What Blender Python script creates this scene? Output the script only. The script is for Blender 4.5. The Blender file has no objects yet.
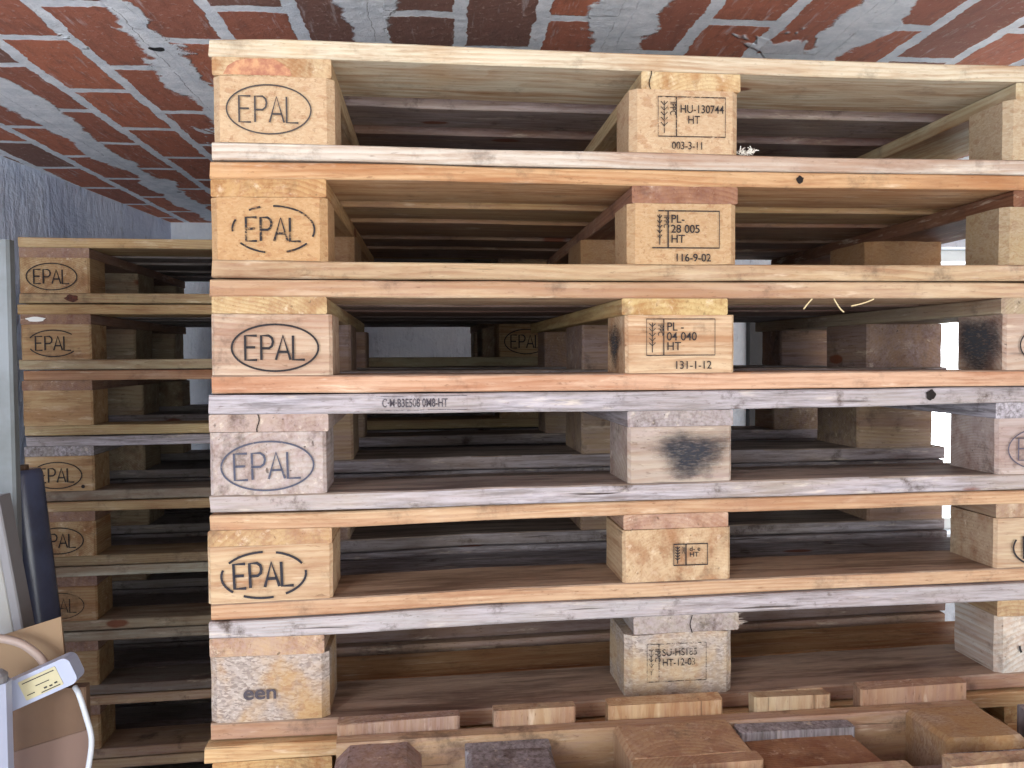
import bpy, bmesh, math, random
from mathutils import Vector, Matrix, noise

rnd = random.Random(7)
C = bpy.context.scene.collection
def lin(c):
    c = c/255.0
    return c/12.92 if c <= 0.04045 else ((c+0.055)/1.055)**2.4
def rgb(r, g, b): return (lin(r), lin(g), lin(b))

# ------------------------------------------------------------------ node helpers
def newmat(name):
    m = bpy.data.materials.new(name); m.use_nodes = True
    nt = m.node_tree; nt.nodes.clear()
    out = nt.nodes.new('ShaderNodeOutputMaterial'); b = nt.nodes.new('ShaderNodeBsdfPrincipled')
    nt.links.new(b.outputs[0], out.inputs[0])
    return m, nt, b
class N:
    def __init__(s, nt): s.nt = nt
    def put(s, sock, v):
        if v is None: return
        if isinstance(v, bpy.types.NodeSocket): s.nt.links.new(v, sock)
        else:
            if sock.type == 'RGBA' and isinstance(v, tuple) and len(v) == 3: v = (*v, 1)
            sock.default_value = v
    def math(s, op, a, b=None, clamp=False):
        n = s.nt.nodes.new('ShaderNodeMath'); n.operation = op; n.use_clamp = clamp
        s.put(n.inputs[0], a); s.put(n.inputs[1], b); return n.outputs[0]
    def vmath(s, op, a, b=None, sc=None):
        n = s.nt.nodes.new('ShaderNodeVectorMath'); n.operation = op
        s.put(n.inputs[0], a); s.put(n.inputs[1], b)
        if sc is not None: s.put(n.inputs['Scale'], sc)
        return n.outputs[0] if op not in ('LENGTH', 'DOT_PRODUCT') else n.outputs['Value']
    def comb(s, x, y, z):
        n = s.nt.nodes.new('ShaderNodeCombineXYZ')
        for i, v in enumerate((x, y, z)): s.put(n.inputs[i], v)
        return n.outputs[0]
    def sep(s, v):
        n = s.nt.nodes.new('ShaderNodeSeparateXYZ'); s.put(n.inputs[0], v); return n.outputs
    def noise(s, vec, scale, detail=3, rough=.55, dist=0, col=False):
        n = s.nt.nodes.new('ShaderNodeTexNoise'); s.put(n.inputs['Vector'], vec)
        n.inputs['Scale'].default_value = scale; n.inputs['Detail'].default_value = detail
        n.inputs['Roughness'].default_value = rough; n.inputs['Distortion'].default_value = dist
        return n.outputs['Color'] if col else n.outputs['Fac']
    def vor(s, vec, scale, feature='F1', out='Distance', rand=1):
        n = s.nt.nodes.new('ShaderNodeTexVoronoi'); n.feature = feature; s.put(n.inputs['Vector'], vec)
        n.inputs['Scale'].default_value = scale; n.inputs['Randomness'].default_value = rand
        return n.outputs[out]
    def ramp(s, fac, a, b, ca=0.0, cb=1.0, smooth=True):
        n = s.nt.nodes.new('ShaderNodeMapRange'); n.interpolation_type = 'SMOOTHSTEP' if smooth else 'LINEAR'
        s.put(n.inputs[0], fac); n.inputs[1].default_value = a; n.inputs[2].default_value = b
        n.inputs[3].default_value = ca; n.inputs[4].default_value = cb; return n.outputs[0]
    def mix(s, fac, a, b, blend='MIX'):
        n = s.nt.nodes.new('ShaderNodeMix'); n.data_type = 'RGBA'; n.blend_type = blend
        s.put(n.inputs[0], fac); s.put(n.inputs[6], a); s.put(n.inputs[7], b); return n.outputs[2]
    def bump(s, h, strength, dist=.002):
        n = s.nt.nodes.new('ShaderNodeBump'); s.put(n.inputs['Height'], h)
        n.inputs['Strength'].default_value = strength; n.inputs['Distance'].default_value = dist
        return n.outputs[0]
    def objinfo(s): return s.nt.nodes.new('ShaderNodeObjectInfo').outputs
    def coord(s, k='Object'): return s.nt.nodes.new('ShaderNodeTexCoord').outputs[k]

def wood(name, axis):
    """Sawn timber with the grain along one local axis; tint and greying come from each object's own colour."""
    m, nt, b = newmat(name); n = N(nt)
    info = n.objinfo(); rv = info['Random']; tint = info['Color']; grey = info['Alpha']
    x, y, z = n.sep(n.coord())
    if axis == 'x': g, p, q = x, y, z
    else: g, p, q = y, x, z
    rr = n.math('MULTIPLY', rv, 37.0)
    base = n.comb(n.math('ADD', g, rr), n.math('ADD', p, rr), q)
    st = n.comb(n.math('MULTIPLY', n.math('ADD', g, rr), 1.0), n.math('MULTIPLY', n.math('ADD', p, rr), 14.0), n.math('MULTIPLY', q, 14.0))
    # growth rings about a pith that sits a little below the board
    wob = n.noise(n.comb(n.math('MULTIPLY', n.math('ADD', g, rr), 1.0), n.math('MULTIPLY', p, 3.0), n.math('MULTIPLY', q, 3.0)), 2.4, 2, .5)
    per, mid = (.1637, .4) if axis == 'x' else (.53, .6)
    pw = n.math('SUBTRACT', n.math('MULTIPLY', n.math('FRACT', n.math('ADD', n.math('DIVIDE', n.math('SUBTRACT', p, mid), per), .5)), per), per/2)
    pc = n.math('ADD', pw, n.math('MULTIPLY', n.math('SUBTRACT', n.math('FRACT', n.math('MULTIPLY', rv, 7.3)), .5), .16))
    qc = n.math('ADD', q, n.math('SUBTRACT', n.math('MULTIPLY', n.math('FRACT', n.math('MULTIPLY', rv, 3.7)), .10), .0))
    r2 = n.math('ADD', n.math('MULTIPLY', pc, pc), n.math('MULTIPLY', qc, qc))
    rad = n.math('ADD', n.math('SQRT', r2), n.math('MULTIPLY', wob, .035))
    ring = n.math('FRACT', n.math('MULTIPLY', rad, n.math('ADD', 120.0, n.math('MULTIPLY', n.math('FRACT', n.math('MULTIPLY', rv, 11.3)), 130.0))))
    ringv = n.math('MULTIPLY', n.ramp(ring, .25, .85), n.ramp(ring, 1.0, .93))
    fine = n.noise(st, 13, 5, .7)
    streak = n.noise(st, 2.6, 4, .6, .3)
    blotch = n.noise(base, 5.0, 4, .6)
    dirt = n.noise(base, 16.0, 6, .72)
    c = n.mix(.0, tint, tint)
    late = n.mix(1.0, tint, rgb(200, 152, 108), 'MULTIPLY')
    c = n.mix(n.math('MULTIPLY', ringv, n.ramp(n.noise(base, 9.0, 3), .3, .7, .10, .42)), c, late)
    c = n.mix(n.ramp(streak, .42, .70, 0, .65), c, n.mix(1.0, tint, rgb(196, 148, 112), 'MULTIPLY'))
    c = n.mix(n.ramp(fine, .45, .75, 0, .55), c, n.mix(1.0, tint, rgb(180, 140, 110), 'MULTIPLY'))
    c = n.mix(n.ramp(blotch, .52, .72, 0, .30), c, n.mix(1.0, tint, rgb(236, 192, 136), 'MULTIPLY'))
    bl2 = n.noise(n.comb(n.math('MULTIPLY', n.math('ADD', g, rr), 1.0), n.math('MULTIPLY', n.math('ADD', p, rr), 5.0), n.math('MULTIPLY', q, 5.0)), 6.5, 5, .68)
    c = n.mix(n.ramp(bl2, .50, .74, 0, .60), c, n.mix(1.0, tint, rgb(178, 134, 98), 'MULTIPLY'))
    c = n.mix(n.ramp(bl2, .46, .26, 0, .35), c, n.mix(.5, tint, rgb(240, 224, 200)))
    # greying, in streaks
    gm = n.math('MULTIPLY', n.math('ADD', n.ramp(streak, .3, .62), n.ramp(blotch, .35, .65)), .5)
    gm = n.math('MULTIPLY', n.math('ADD', n.math('MULTIPLY', gm, .9), n.math('MULTIPLY', grey, .75)), grey, True)
    gcol = n.mix(n.ramp(fine, .3, .7), rgb(112, 106, 108), rgb(180, 174, 180))
    c = n.mix(gm, c, gcol)
    # scuffs and dark grime
    c = n.mix(n.math('MULTIPLY', n.ramp(dirt, .53, .72, 0, .9), n.math('ADD', .45, grey)), c, rgb(72, 58, 50))
    sp = n.noise(n.comb(n.math('MULTIPLY', n.math('ADD', g, rr), 40.0), n.math('MULTIPLY', n.math('ADD', p, rr), 160.0), n.math('MULTIPLY', q, 160.0)), 1.5, 3, .7)
    c = n.mix(n.ramp(sp, .60, .74, 0, .45), c, n.mix(1.0, tint, rgb(120, 88, 66), 'MULTIPLY'))
    lt = n.noise(n.comb(n.math('MULTIPLY', n.math('ADD', g, rr), 5.0), n.math('MULTIPLY', n.math('ADD', p, rr), 30.0), n.math('MULTIPLY', q, 30.0)), 2.2, 4, .7)
    c = n.mix(n.ramp(lt, .58, .74, 0, .35), c, rgb(236, 220, 196))
    # knots
    kv = n.comb(n.math('MULTIPLY', n.math('ADD', g, rr), 2.2), n.math('MULTIPLY', n.math('ADD', p, rr), 6.0), n.math('MULTIPLY', q, 6.0))
    kd = n.math('ADD', n.vor(kv, 1.3), n.math('MULTIPLY', n.noise(base, 60, 2), .03))
    c = n.mix(n.ramp(kd, .10, .07, 0, .85), c, rgb(112, 58, 36))
    # lengthwise hairline checks
    ck = n.noise(n.comb(n.math('MULTIPLY', n.math('ADD', g, rr), 3.5), n.math('MULTIPLY', n.math('ADD', p, rr), 90), n.math('MULTIPLY', q, 90)), 1.6, 2, .5)
    c = n.mix(n.math('MULTIPLY', n.ramp(ck, .69, .76, 0, .9), n.math('ADD', .3, grey)), c, rgb(48, 36, 30))
    nt.links.new(c, b.inputs['Base Color']); b.inputs['Roughness'].default_value = .8
    b.inputs['Specular IOR Level'].default_value = .2
    h = n.math('ADD', n.math('MULTIPLY', fine, .7), n.math('SUBTRACT', n.math('MULTIPLY', dirt, .5), n.math('MULTIPLY', n.ramp(ck, .69, .76), 1.0)))
    nt.links.new(n.bump(h, .55, .0018), b.inputs['Normal'])
    return m

def chipboard(name):
    m, nt, b = newmat(name); n = N(nt)
    info = n.objinfo(); rv = n.math('MULTIPLY', info['Random'], 23.0)
    v = n.vmath('ADD', n.coord(), n.comb(rv, rv, rv))
    warp = n.vmath('ADD', n.vmath('MULTIPLY', v, (1.0, 1.0, 2.0)), n.vmath('SCALE', n.noise(v, 60, 2, col=True), sc=.010))
    cell = n.vor(warp, 260, 'F1', 'Color'); d = n.vor(warp, 260, 'F1', 'Distance')
    cell2 = n.vor(warp, 95, 'F1', 'Color')
    f = n.sep(cell)[0]; f2 = n.sep(cell2)[1]
    c = n.mix(n.math('MULTIPLY', f, .75), n.mix(1.0, info['Color'], rgb(238, 218, 196), 'MULTIPLY'), n.mix(1.0, info['Color'], rgb(255, 246, 234), 'MULTIPLY'))
    c = n.mix(n.ramp(f2, .80, .95, 0, .3), c, n.mix(1.0, info['Color'], rgb(190, 130, 86), 'MULTIPLY'))
    c = n.mix(n.ramp(n.noise(v, 220, 3), .58, .72, 0, .55), c, rgb(140, 102, 70))
    gm = n.math('MULTIPLY', n.ramp(n.noise(v, 12, 4, .65), .35, .62), info['Alpha'])
    c = n.mix(gm, c, n.mix(f, rgb(120, 112, 110), rgb(178, 168, 162)))
    nt.links.new(c, b.inputs['Base Color']); b.inputs['Roughness'].default_value = .9
    nt.links.new(n.bump(n.math('ADD', n.math('MULTIPLY', n.noise(v, 420, 3, .7), 1.2), n.math('MULTIPLY', f, .7)), .6, .0012), b.inputs['Normal'])
    return m

def flat(name, col, rough=.6, col2=None, scale=20, amt=.5, bump=0, metal=0):
    m, nt, b = newmat(name); n = N(nt)
    if col2:
        v = n.coord(); f = n.noise(v, scale, 5, .65)
        c = n.mix(n.ramp(f, .35, .7, 0, amt), col, col2); nt.links.new(c, b.inputs['Base Color'])
        if bump: nt.links.new(n.bump(f, bump, .004), b.inputs['Normal'])
    else: b.inputs['Base Color'].default_value = (*col, 1)
    b.inputs['Roughness'].default_value = rough; b.inputs['Metallic'].default_value = metal
    return m

def ink_mat(name):
    m, nt, b = newmat(name); n = N(nt)
    out = [x for x in nt.nodes if x.type == 'OUTPUT_MATERIAL'][0]
    info = n.objinfo(); v = n.coord()
    st = n.vmath('MULTIPLY', v, (1, 1, 2.5))
    f = n.math('ADD', n.math('MULTIPLY', n.noise(st, 220, 3, .7), .55), n.math('MULTIPLY', n.noise(v, 45, 3, .6), .45))
    wear = n.math('SUBTRACT', f, n.math('SUBTRACT', .74, n.math('MULTIPLY', info['Alpha'], .34)))
    a = n.ramp(wear, -.05, .05)
    a = n.math('SUBTRACT', 1.0, n.math('MULTIPLY', a, .9))
    t = nt.nodes.new('ShaderNodeBsdfTransparent'); mx = nt.nodes.new('ShaderNodeMixShader')
    nt.links.new(a, mx.inputs[0]); nt.links.new(t.outputs[0], mx.inputs[1]); nt.links.new(b.outputs[0], mx.inputs[2])
    nt.links.new(mx.outputs[0], out.inputs[0])
    nt.links.new(info['Color'], b.inputs['Base Color']); b.inputs['Roughness'].default_value = .9
    return m

WX, WY, CHIP, INK = wood('wood_lengthwise', 'x'), wood('wood_crosswise', 'y'), chipboard('chipboard'), ink_mat('stamp_ink')
def grimy():  # upper faces of bottom boards: darker, streaky grey-brown over the plain wood
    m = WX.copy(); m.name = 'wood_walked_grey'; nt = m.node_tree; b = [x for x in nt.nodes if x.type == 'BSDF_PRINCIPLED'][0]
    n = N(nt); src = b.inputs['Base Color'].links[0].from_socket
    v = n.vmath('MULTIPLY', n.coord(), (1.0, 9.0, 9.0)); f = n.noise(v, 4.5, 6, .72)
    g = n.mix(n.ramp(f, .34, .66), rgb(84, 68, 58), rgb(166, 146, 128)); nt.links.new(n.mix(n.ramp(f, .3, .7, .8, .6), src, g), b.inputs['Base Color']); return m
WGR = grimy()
KNOT = flat('dark_knot', rgb(92, 46, 28), .8, rgb(38, 22, 16), 260, .8)
HOLE = flat('knot_hole', rgb(24, 16, 12), .95)

# ------------------------------------------------------------------ ceiling, plaster
def brick_ceiling():
    m, nt, b = newmat('brick_vault'); n = N(nt)
    v = n.coord()
    x, y, z = n.sep(v)
    wob = n.vmath('SCALE', n.vmath('SUBTRACT', n.noise(v, 14, 3, .6, col=True), (.5, .5, .5)), sc=.020)
    wob2 = n.vmath('SCALE', n.vmath('SUBTRACT', n.noise(v, 70, 3, .6, col=True), (.5, .5, .5)), sc=.008)
    # courses run along local y; joints fall on multiples of .128 from x = -.32
    u = n.comb(n.math('ADD', y, .145), n.math('ADD', x, .32+.128*40), 0.0)
    u = n.vmath('ADD', n.vmath('ADD', u, wob), wob2)
    br = nt.nodes.new('ShaderNodeTexBrick'); nt.links.new(u, br.inputs['Vector'])
    br.offset = .5; br.squash = 1
    br.inputs['Scale'].default_value = 1.0; br.inputs['Mortar Size'].default_value = .0125
    br.inputs['Mortar Smooth'].default_value = .15; br.inputs['Brick Width'].default_value = .268; br.inputs['Row Height'].default_value = .128
    br.inputs['Color1'].default_value = (0, 0, 0, 1); br.inputs['Color2'].default_value = (1, 1, 1, 1); br.inputs['Mortar'].default_value = (.5, .5, .5, 1)
    mortar = br.outputs['Fac']; rnd_c = n.sep(br.outputs['Color'])[0]
    # hard-edged smears of mortar over every third joint
    xs = n.math('SUBTRACT', n.sep(u)[1], .128*41)
    pp = n.math('PINGPONG', xs, .192)
    nz = n.noise(n.vmath('MULTIPLY', v, (1.0, .55, 1)), 4.2, 3, .55)
    nz2 = n.noise(v, 32, 4, .7)
    wid = n.math('ADD', n.ramp(nz, .32, .68, -.012, .078, False), n.math('MULTIPLY', n.math('SUBTRACT', nz2, .5), .045))
    smear = n.ramp(n.math('SUBTRACT', pp, wid), .004, -.004)
    extra = n.ramp(n.noise(n.vmath('MULTIPLY', v, (1.2, .8, 1)), 3.1, 5, .68, .4), .635, .65)
    msk = n.math('MAXIMUM', n.math('MAXIMUM', mortar, smear), n.math('MULTIPLY', extra, .9))
    long_ = n.vmath('MULTIPLY', v, (9, 2.2, 1))
    bc = n.mix(rnd_c, rgb(196, 118, 88), rgb(156, 98, 80))
    bc = n.mix(n.ramp(n.noise(long_, 6, 5, .7), .45, .75, 0, .7), bc, rgb(122, 78, 64))
    bc = n.mix(n.ramp(rnd_c, .80, .84, 0, .6), bc, rgb(112, 92, 84))
    bc = n.mix(n.ramp(n.noise(v, 90, 4, .7), .58, .70, 0, .6), bc, rgb(200, 170, 158))
    bc = n.mix(n.ramp(n.noise(n.vmath('MULTIPLY', v, (34, 4, 1)), 2.0, 4, .7), .58, .72, 0, .45), bc, rgb(216, 206, 204))
    mc = n.mix(n.ramp(n.noise(v, 22, 5, .7), .3, .7), rgb(216, 222, 228), rgb(248, 250, 254))
    mc = n.mix(n.ramp(n.noise(v, 60, 4, .75), .62, .70, 0, .5), mc, rgb(170, 170, 172))
    c = n.mix(msk, bc, mc)
    holes = n.ramp(n.noise(v, 9.0, 3, .6), .735, .75)
    c = n.mix(holes, c, rgb(22, 20, 20))
    nt.links.new(c, b.inputs['Base Color']); b.inputs['Roughness'].default_value = .85
    h = n.math('ADD', n.math('MULTIPLY', n.math('MAXIMUM', smear, extra), 1.0), n.math('ADD', n.math('MULTIPLY', mortar, -.4), n.math('MULTIPLY', n.noise(v, 45, 6, .7), .8)))
    nt.links.new(n.bump(h, .8, .008), b.inputs['Normal'])
    return m
def plaster(name, ca, cb, cc):
    m, nt, b = newmat(name); n = N(nt); v = n.coord()
    f = n.noise(v, 5, 6, .7, .5); g = n.noise(n.vmath('MULTIPLY', v, (3, 3, 1)), 9, 5, .7)
    c = n.mix(n.ramp(f, .35, .65), ca, cb)
    c = n.mix(n.ramp(g, .58, .72, 0, .7), c, cc)
    nt.links.new(c, b.inputs['Base Color']); b.inputs['Roughness'].default_value = .9
    nt.links.new(n.bump(n.math('ADD', f, n.math('MULTIPLY', g, .6)), .9, .02), b.inputs['Normal'])
    return m

# ------------------------------------------------------------------ mesh helpers
def link(name, bm, mats, parent=None, color=None, smooth=False):
    me = bpy.data.meshes.new(name); bmesh.ops.recalc_face_normals(bm, faces=bm.faces)
    bm.to_mesh(me); bm.free()
    for m in (mats if isinstance(mats, (list, tuple)) else [mats]): me.materials.append(m)
    if smooth:
        for p in me.polygons: p.use_smooth = True
    o = bpy.data.objects.new(name, me); C.objects.link(o)
    if parent: o.parent = parent
    if color: o.color = color
    return o
def tag(o, label, cat, group=None, kind=None):
    if kind: o['kind'] = kind
    if label: o['label'] = label
    if cat: o['category'] = cat
    if group: o['group'] = group
def empty(name, loc=(0, 0, 0), rz=0):
    o = bpy.data.objects.new(name, None); C.objects.link(o); o.location = loc; o.rotation_euler = (0, 0, rz)
    o.empty_display_size = .1
    return o
def nz(v, s, a, seed):
    w = Vector((v[0]*s+seed, v[1]*s-seed*1.7, v[2]*s+seed*.3))
    return Vector(noise.noise_vector(w))*a

def prism(bm, poly, axis, t0, t1, nseg, warp=None, seed=0, amp=0, ns=18, endamp=0, mi=0):
    """Extrude the 2D outline `poly` along an axis in nseg steps; warp maps the finished point."""
    rings = []
    for i in range(nseg+1):
        t = t0+(t1-t0)*i/nseg; ring = []
        for a, c in poly:
            p = {'x': (t, a, c), 'y': (a, t, c), 'z': (a, c, t)}[axis]
            p = Vector(p)
            if amp: p += nz(p, ns, amp, seed)
            if endamp and i in (0, nseg):
                k = 'xyz'.index(axis); p[k] += noise.noise(p*70+Vector((seed, 0, 0)))*endamp
            if warp: p = warp(p)
            ring.append(bm.verts.new(p))
        rings.append(ring)
    L = len(poly)
    for i in range(nseg):
        for j in range(L):
            f = bm.faces.new((rings[i][j], rings[i][(j+1) % L], rings[i+1][(j+1) % L], rings[i+1][j])); f.material_index = mi
    for r in (rings[0], rings[-1]):
        f = bm.faces.new(r); f.material_index = mi
def rect(a0, a1, c0, c1, ch, sub=0):
    pts = [(a0+ch, c0), (a1-ch, c0), (a1, c0+ch), (a1, c1-ch), (a1-ch, c1), (a0+ch, c1), (a0, c1-ch), (a0, c0+ch)]
    if not sub: return pts
    out = []
    for i, p in enumerate(pts):
        q = pts[(i+1) % 8]; out.append(p)
        if math.dist(p, q) > sub:
            k = int(math.dist(p, q)/sub)
            for j in range(1, k+1): out.append((p[0]+(q[0]-p[0])*j/(k+1), p[1]+(q[1]-p[1])*j/(k+1)))
    return out
def blob(bm, c, rx, rz, y, mi=1, n=14, seed=0, thick=.0006):
    """A small flat irregular patch on a front face (a knot)."""
    ra = []
    for k in (0, 1):
        ra.append([bm.verts.new((c[0]+rx*math.cos(2*math.pi*i/n)*(1+.18*math.sin(i*2.3+seed)), y-thick*k, c[1]+rz*math.sin(2*math.pi*i/n)*(1+.18*math.cos(i*1.9+seed)))) for i in range(n)])
    f = bm.faces.new(ra[1]); f.material_index = mi
    for i in range(n):
        f = bm.faces.new((ra[0][i], ra[0][(i+1) % n], ra[1][(i+1) % n], ra[1][i])); f.material_index = mi

def tube(bm, pts, r, n=10, mi=0, rads=None):
    rings = []
    for i, p in enumerate(pts):
        p = Vector(p); d = (Vector(pts[min(i+1, len(pts)-1)])-Vector(pts[max(i-1, 0)])).normalized()
        a = d.orthogonal().normalized() if i == 0 else (rings_a - d*rings_a.dot(d)).normalized()
        rings_a = a; b_ = d.cross(a); rr = rads[i] if rads else r
        rings.append([bm.verts.new(p+(a*math.cos(2*math.pi*k/n)+b_*math.sin(2*math.pi*k/n))*rr) for k in range(n)])
    for i in range(len(rings)-1):
        for k in range(n):
            f = bm.faces.new((rings[i][k], rings[i][(k+1) % n], rings[i+1][(k+1) % n], rings[i+1][k])); f.material_index = mi
    for r_ in (rings[0], rings[-1]):
        f = bm.faces.new(r_); f.material_index = mi
def spline(P, n=8):
    P = [Vector(p) for p in P]; out = []
    for i in range(len(P)-1):
        p0, p1, p2, p3 = P[max(i-1, 0)], P[i], P[i+1], P[min(i+2, len(P)-1)]
        for k in range(n):
            t = k/n; out.append(.5*((2*p1)+(p2-p0)*t+(2*p0-5*p1+4*p2-p3)*t*t+(3*p1-p0-3*p2+p3)*t**3))
    out.append(P[-1]); return out

# ------------------------------------------------------------------ stamps
def stroke(bm, pts, w, y, closed=False, th=.0004):
    """A flat stroke of width w along points (x, z), lying just in front of the plane y."""
    P = [Vector((p[0], p[1])) for p in pts]; n = len(P)
    L, R = [], []
    for i in range(n):
        a = P[i-1] if (i > 0 or closed) else P[i]; b_ = P[(i+1) % n] if (i < n-1 or closed) else P[i]
        d = (b_-a).normalized(); nn = Vector((-d.y, d.x))*w/2
        L.append(P[i]+nn); R.append(P[i]-nn)
    def v(p, k): return bm.verts.new((p.x, y-th*k, p.y))
    VL = [(v(p, 0), v(p, 1)) for p in L]; VR = [(v(p, 0), v(p, 1)) for p in R]
    for i in range(n if closed else n-1):
        j = (i+1) % n
        bm.faces.new((VL[i][1], VL[j][1], VR[j][1], VR[i][1])); bm.faces.new((VL[i][0], VL[j][0], VL[j][1], VL[i][1]))
        bm.faces.new((VR[i][0], VR[j][0], VR[j][1], VR[i][1]))
GL = {'E': [[(1, 0), (0, 0), (0, 1), (1, 1)], [(0, .52), (.85, .52)]],
      'P': [[(0, 0), (0, 1), (.65, 1), (.92, .9), (1, .75), (.92, .58), (.65, .48), (0, .48)]],
      'A': [[(-.12, 0), (.5, 1), (1.12, 0)], [(.10, .33), (.90, .33)]],
      'L': [[(0, 1), (0, 0), (1, 0)]]}
def oval_stamp(parent, cx, cz, w, h, y, lw, wear, col=rgb(38, 34, 36), tilt=0, gaps=(), letters='EPAL', ts=1.0):
    bm = bmesh.new()
    N_ = 60; cur = []
    def rt(p):
        c, s = math.cos(tilt), math.sin(tilt); return (cx+p[0]*c-p[1]*s, cz+p[0]*s+p[1]*c)
    for i in range(N_+1):
        a = 2*math.pi*i/N_; bad = any(g0 <= math.degrees(a) % 360 <= g1 for g0, g1 in gaps)
        if not bad: cur.append(rt((w/2*math.cos(a), h/2*math.sin(a))))
        if (bad or i == N_) and len(cur) > 1: stroke(bm, cur, lw, y)
        if bad: cur = []
    lh = h*.53*ts; tw = w*.75*ts; step = tw/4; lwid = step*.74
    for k, ch in enumerate(letters):
        for s in GL[ch]: stroke(bm, [rt((-tw/2+k*step+.12*step+px*lwid, -lh/2+pz*lh)) for px, pz in s], lw*1.3, y)
    o = link('stamp', bm, INK, parent, (*col, wear)); return o
def text_into(bm, s, x, z, size, y, sx=.8, rot=0, bold=0.0):
    cu = bpy.data.curves.new('lettering', 'FONT'); cu.body = s; cu.size = size; cu.offset = bold; cu.extrude = .0002
    to = bpy.data.objects.new('lettering', cu); C.objects.link(to)
    bpy.context.view_layer.update()
    me = bpy.data.meshes.new_from_object(to)
    M = Matrix.Translation((x, y-.0003, z)) @ Matrix.Rotation(math.pi/2, 4, 'X') @ Matrix.Rotation(rot, 4, 'Z') @ Matrix.Diagonal((sx, 1, 1, 1))
    me.transform(M); bm.from_mesh(me)
    bpy.data.objects.remove(to); bpy.data.curves.remove(cu); bpy.data.meshes.remove(me)
def wheat(bm, x0, x1, z0, z1, y, lw):
    cx = (x0+x1)/2
    stroke(bm, [(cx, z0), (cx, z1)], lw, y)
    for k in range(5):
        z = z0+(z1-z0)*(.22+.16*k); d = (z1-z0)*.11; w = (x1-x0)*.42
        stroke(bm, [(cx-w, z+d), (cx, z), (cx+w, z+d)], lw, y)
def plate_stamp(parent, x0, z0, w, h, lines, sub, y, wear, lw=.0013, div=.25, col=rgb(42, 36, 36), size=.0155, slim=.86, subpos=(.36, -.020), closed=True, bold=.00005, top=.30):
    bm = bmesh.new()
    x1, z1 = x0+w, z0+h
    if closed: stroke(bm, [(x0, z0), (x1, z0), (x1, z1), (x0, z1)], lw, y, True)
    else: stroke(bm, [(x0+.004, z1), (x1, z1), (x1, z0), (x0-.004, z0)], lw, y)
    stroke(bm, [(x0+w*div, z0), (x0+w*div, z1)], lw, y)
    wheat(bm, x0+w*.03, x0+w*div*.55, z0+h*.08, z1-h*.1, y, lw*.8)
    text_into(bm, 'IPPC', x0+w*div*.66, z1-h*.12, h*.22, y, .8, -math.pi/2)
    for k, (t, dx) in enumerate(lines): text_into(bm, t, x0+w*(div+.04)+dx, z1-h*(top+.27*k)-.001, size, y, slim, 0, bold)
    if sub: text_into(bm, sub, x0+w*subpos[0], z0+subpos[1], size*.95, y, slim, 0, bold)
    return link('stamp', bm, INK, parent, (*col, wear))

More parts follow.
